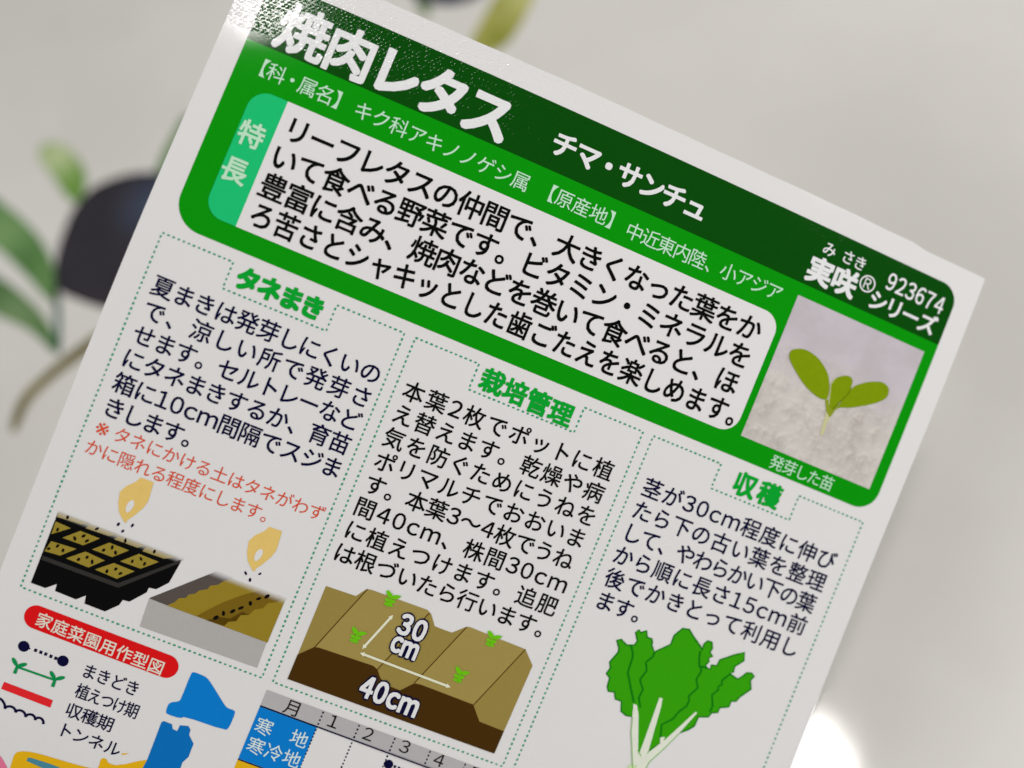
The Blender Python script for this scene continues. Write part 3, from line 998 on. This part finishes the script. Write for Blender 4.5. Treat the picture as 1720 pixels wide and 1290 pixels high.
# ---- lettuce
p = Part()
L_ = ART['lettuce']
p.poly(L_, 1, 'lettuce_green')
p.stroke(L_, 0.17, 1.4, 'lettuce_line', closed=True)
for ln in ART['veins']:
    p.stroke(ln, 0.21, 1.5, 'lettuce_line')
for k in ('stem1', 'stem2', 'stem3', 'stemnick'):
    p.poly(ART[k], 1.9, 'stem_pale')
p.poly(ART['root'], 2.2, 'root_pale')
for ln in ART['stem_lines']:
    p.stroke(ln, 0.09, 2.4, 'stem_line')
p.build('lettuce_drawing', harv)

# ---- calendar key: red pill title, symbols and their names
p = Part()
(a0, b0), (a1, b1) = ART['pill']
b0 = b1 = 24.5
p.rect(a0 - 1.25, b0 - 1.25, a1 + 1.25, b0 + 1.25, 1, 'pill_red', (1.24, 1.24, 1.24, 1.24))
pill = p.build('calendar_title', packet, 'red pill')
p = Part()
block(p, 'pill', 1.72, 0.014, 2, 'pill_text')
p.build('title_text', pill)
p = Part()
d0, d1 = ART['dots']
p.disc(d0[0], d0[1], 0.58, 1, 'text_navy')
p.disc(d1[0], d1[1], 0.58, 1, 'text_navy')
p.stroke([d0, ((d0[0] * 5 + d1[0]) / 6, d0[1])], 0.16, 1, 'text_navy')
for (a, b) in ART['sqs']:
    p.rect(a - 0.15, b - 0.17, a + 0.15, b + 0.17, 1, 'text_navy')
key = p.build('calendar_key', packet, 'symbols and their names')
p = Part()
g0, g1 = ART['garrow']
p.stroke([g0, g1], 0.23, 1, 'arrow_green')
for g in (g0, g1):
    p.disc(g[0] - 0.40, g[1] - 0.42, 0.50, 1.3, 'arrow_green', ry=0.21, rot=math.radians(42))
    p.disc(g[0] + 0.42, g[1] - 0.40, 0.50, 1.3, 'arrow_green', ry=0.21, rot=math.radians(-34))
    p.poly([(g[0] - 0.17, g[1] + 0.75), (g[0] - 0.13, g[1] - 0.25), (g[0] + 0.13, g[1] - 0.25), (g[0] + 0.19, g[1] + 0.75)], 1.6, 'arrow_green', cut=0)
p.build('planting_symbol', key)
p = Part()
p.poly(ART['rbar'], 1, 'bar_red')
p.build('harvest_symbol', key)
p = Part()
c_ = [ART['wave'][k] for k in (0, 3, 7, 11, 15, 19)]      # scallops sprung between the cusps
w_ = []
for (a, b) in zip(c_[:-1], c_[1:]):
    for i in range(9):
        s_ = math.pi * i / 8
        w_.append(((a[0] + b[0]) / 2 - (b[0] - a[0]) / 2 * math.cos(s_), (a[1] + b[1]) / 2 - (b[1] - a[1]) / 2 * math.cos(s_) - 0.46 * math.sin(s_)))
p.stroke(w_, 0.26, 1, 'text_navy')
p.build('tunnel_symbol', key)
p = Part()
block(p, 'legend', 1.78, 0.011, 1, 'text_navy', prop=0.3)
p.build('key_lettering', key)

# ---- map of growing regions
p = Part()
p.poly(smooth(ART['map_north'], 1), 1, 'map_blue')
p.poly(ART['map_main'], 1.2, 'map_deep_blue')
p.poly(smooth(ART['map_south'], 1), 1, 'map_orange')
p.poly(ART['map_inlet'], 1.5, 'map_teal')
p.poly(smooth(ART['map_islands'], 1), 1, 'map_pink')
p.poly(ART['map_dash'], 1, 'map_orange')
p.build('region_map', packet)

# ---- month table
t = ART['tbl']
tu0, tu1, tv0, tv1, tvr = -13.25, 40.2, 23.1, 24.96, 31.2
tz = -6.93
p = Part()
p.rect(tu0, tv0, tu1, tv1, 1, 'table_grey')
p.stroke([(tu0, tv1), (tu1, tv1)], 0.15, 1.6, 'text_navy')
p.stroke([(tu0, tvr), (tz, tvr)], 0.13, 1.6, 'text_navy')
p.stroke([(tz, tvr), (tu1, tvr)], 0.13, 1.6, 'text_navy')
cols = [tz + 4.03 * i for i in range(0, 12)]
for u in cols:
    p.dashes([(u, tv0 + 0.1), (u, tv1)], 1.6, 'text_navy', pitch=0.40, dash=0.21, width=0.17)
    p.dashes([(u, tv1 + 0.3), (u, 40.0)], 1, 'text_navy', pitch=0.40, dash=0.21, width=0.15)
tab = p.build('month_table', packet)
p = Part()
p.rect(tu0, tv1 + 0.1, tz, tvr - 0.08, 1, 'map_blue')
block(p, 'zone', 1.95, 0.006, 2, 'zone_text')
p.build('cold_zone_cell', tab)
p = Part()
p.rect(tu0, tvr + 0.08, tz, 38.0, 1, 'map_orange')
p.build('warm_zone_cell', tab)
p = Part()
block(p, 'month', 1.85, 0.0, 2, 'text_black', wide=1.05)
p.build('month_lettering', tab)
p = Part()
u, v = t[9]
p.disc(u, v, 0.50, 1, 'text_navy')
for i in range(1, 9):
    p.rect(u + 0.45 * i + 0.15, v - 0.15, u + 0.45 * i + 0.40, v + 0.15, 1, 'text_navy')
p.build('sowing_period', tab)

bpy.data.objects.remove(_ob)
bpy.data.curves.remove(_cu)
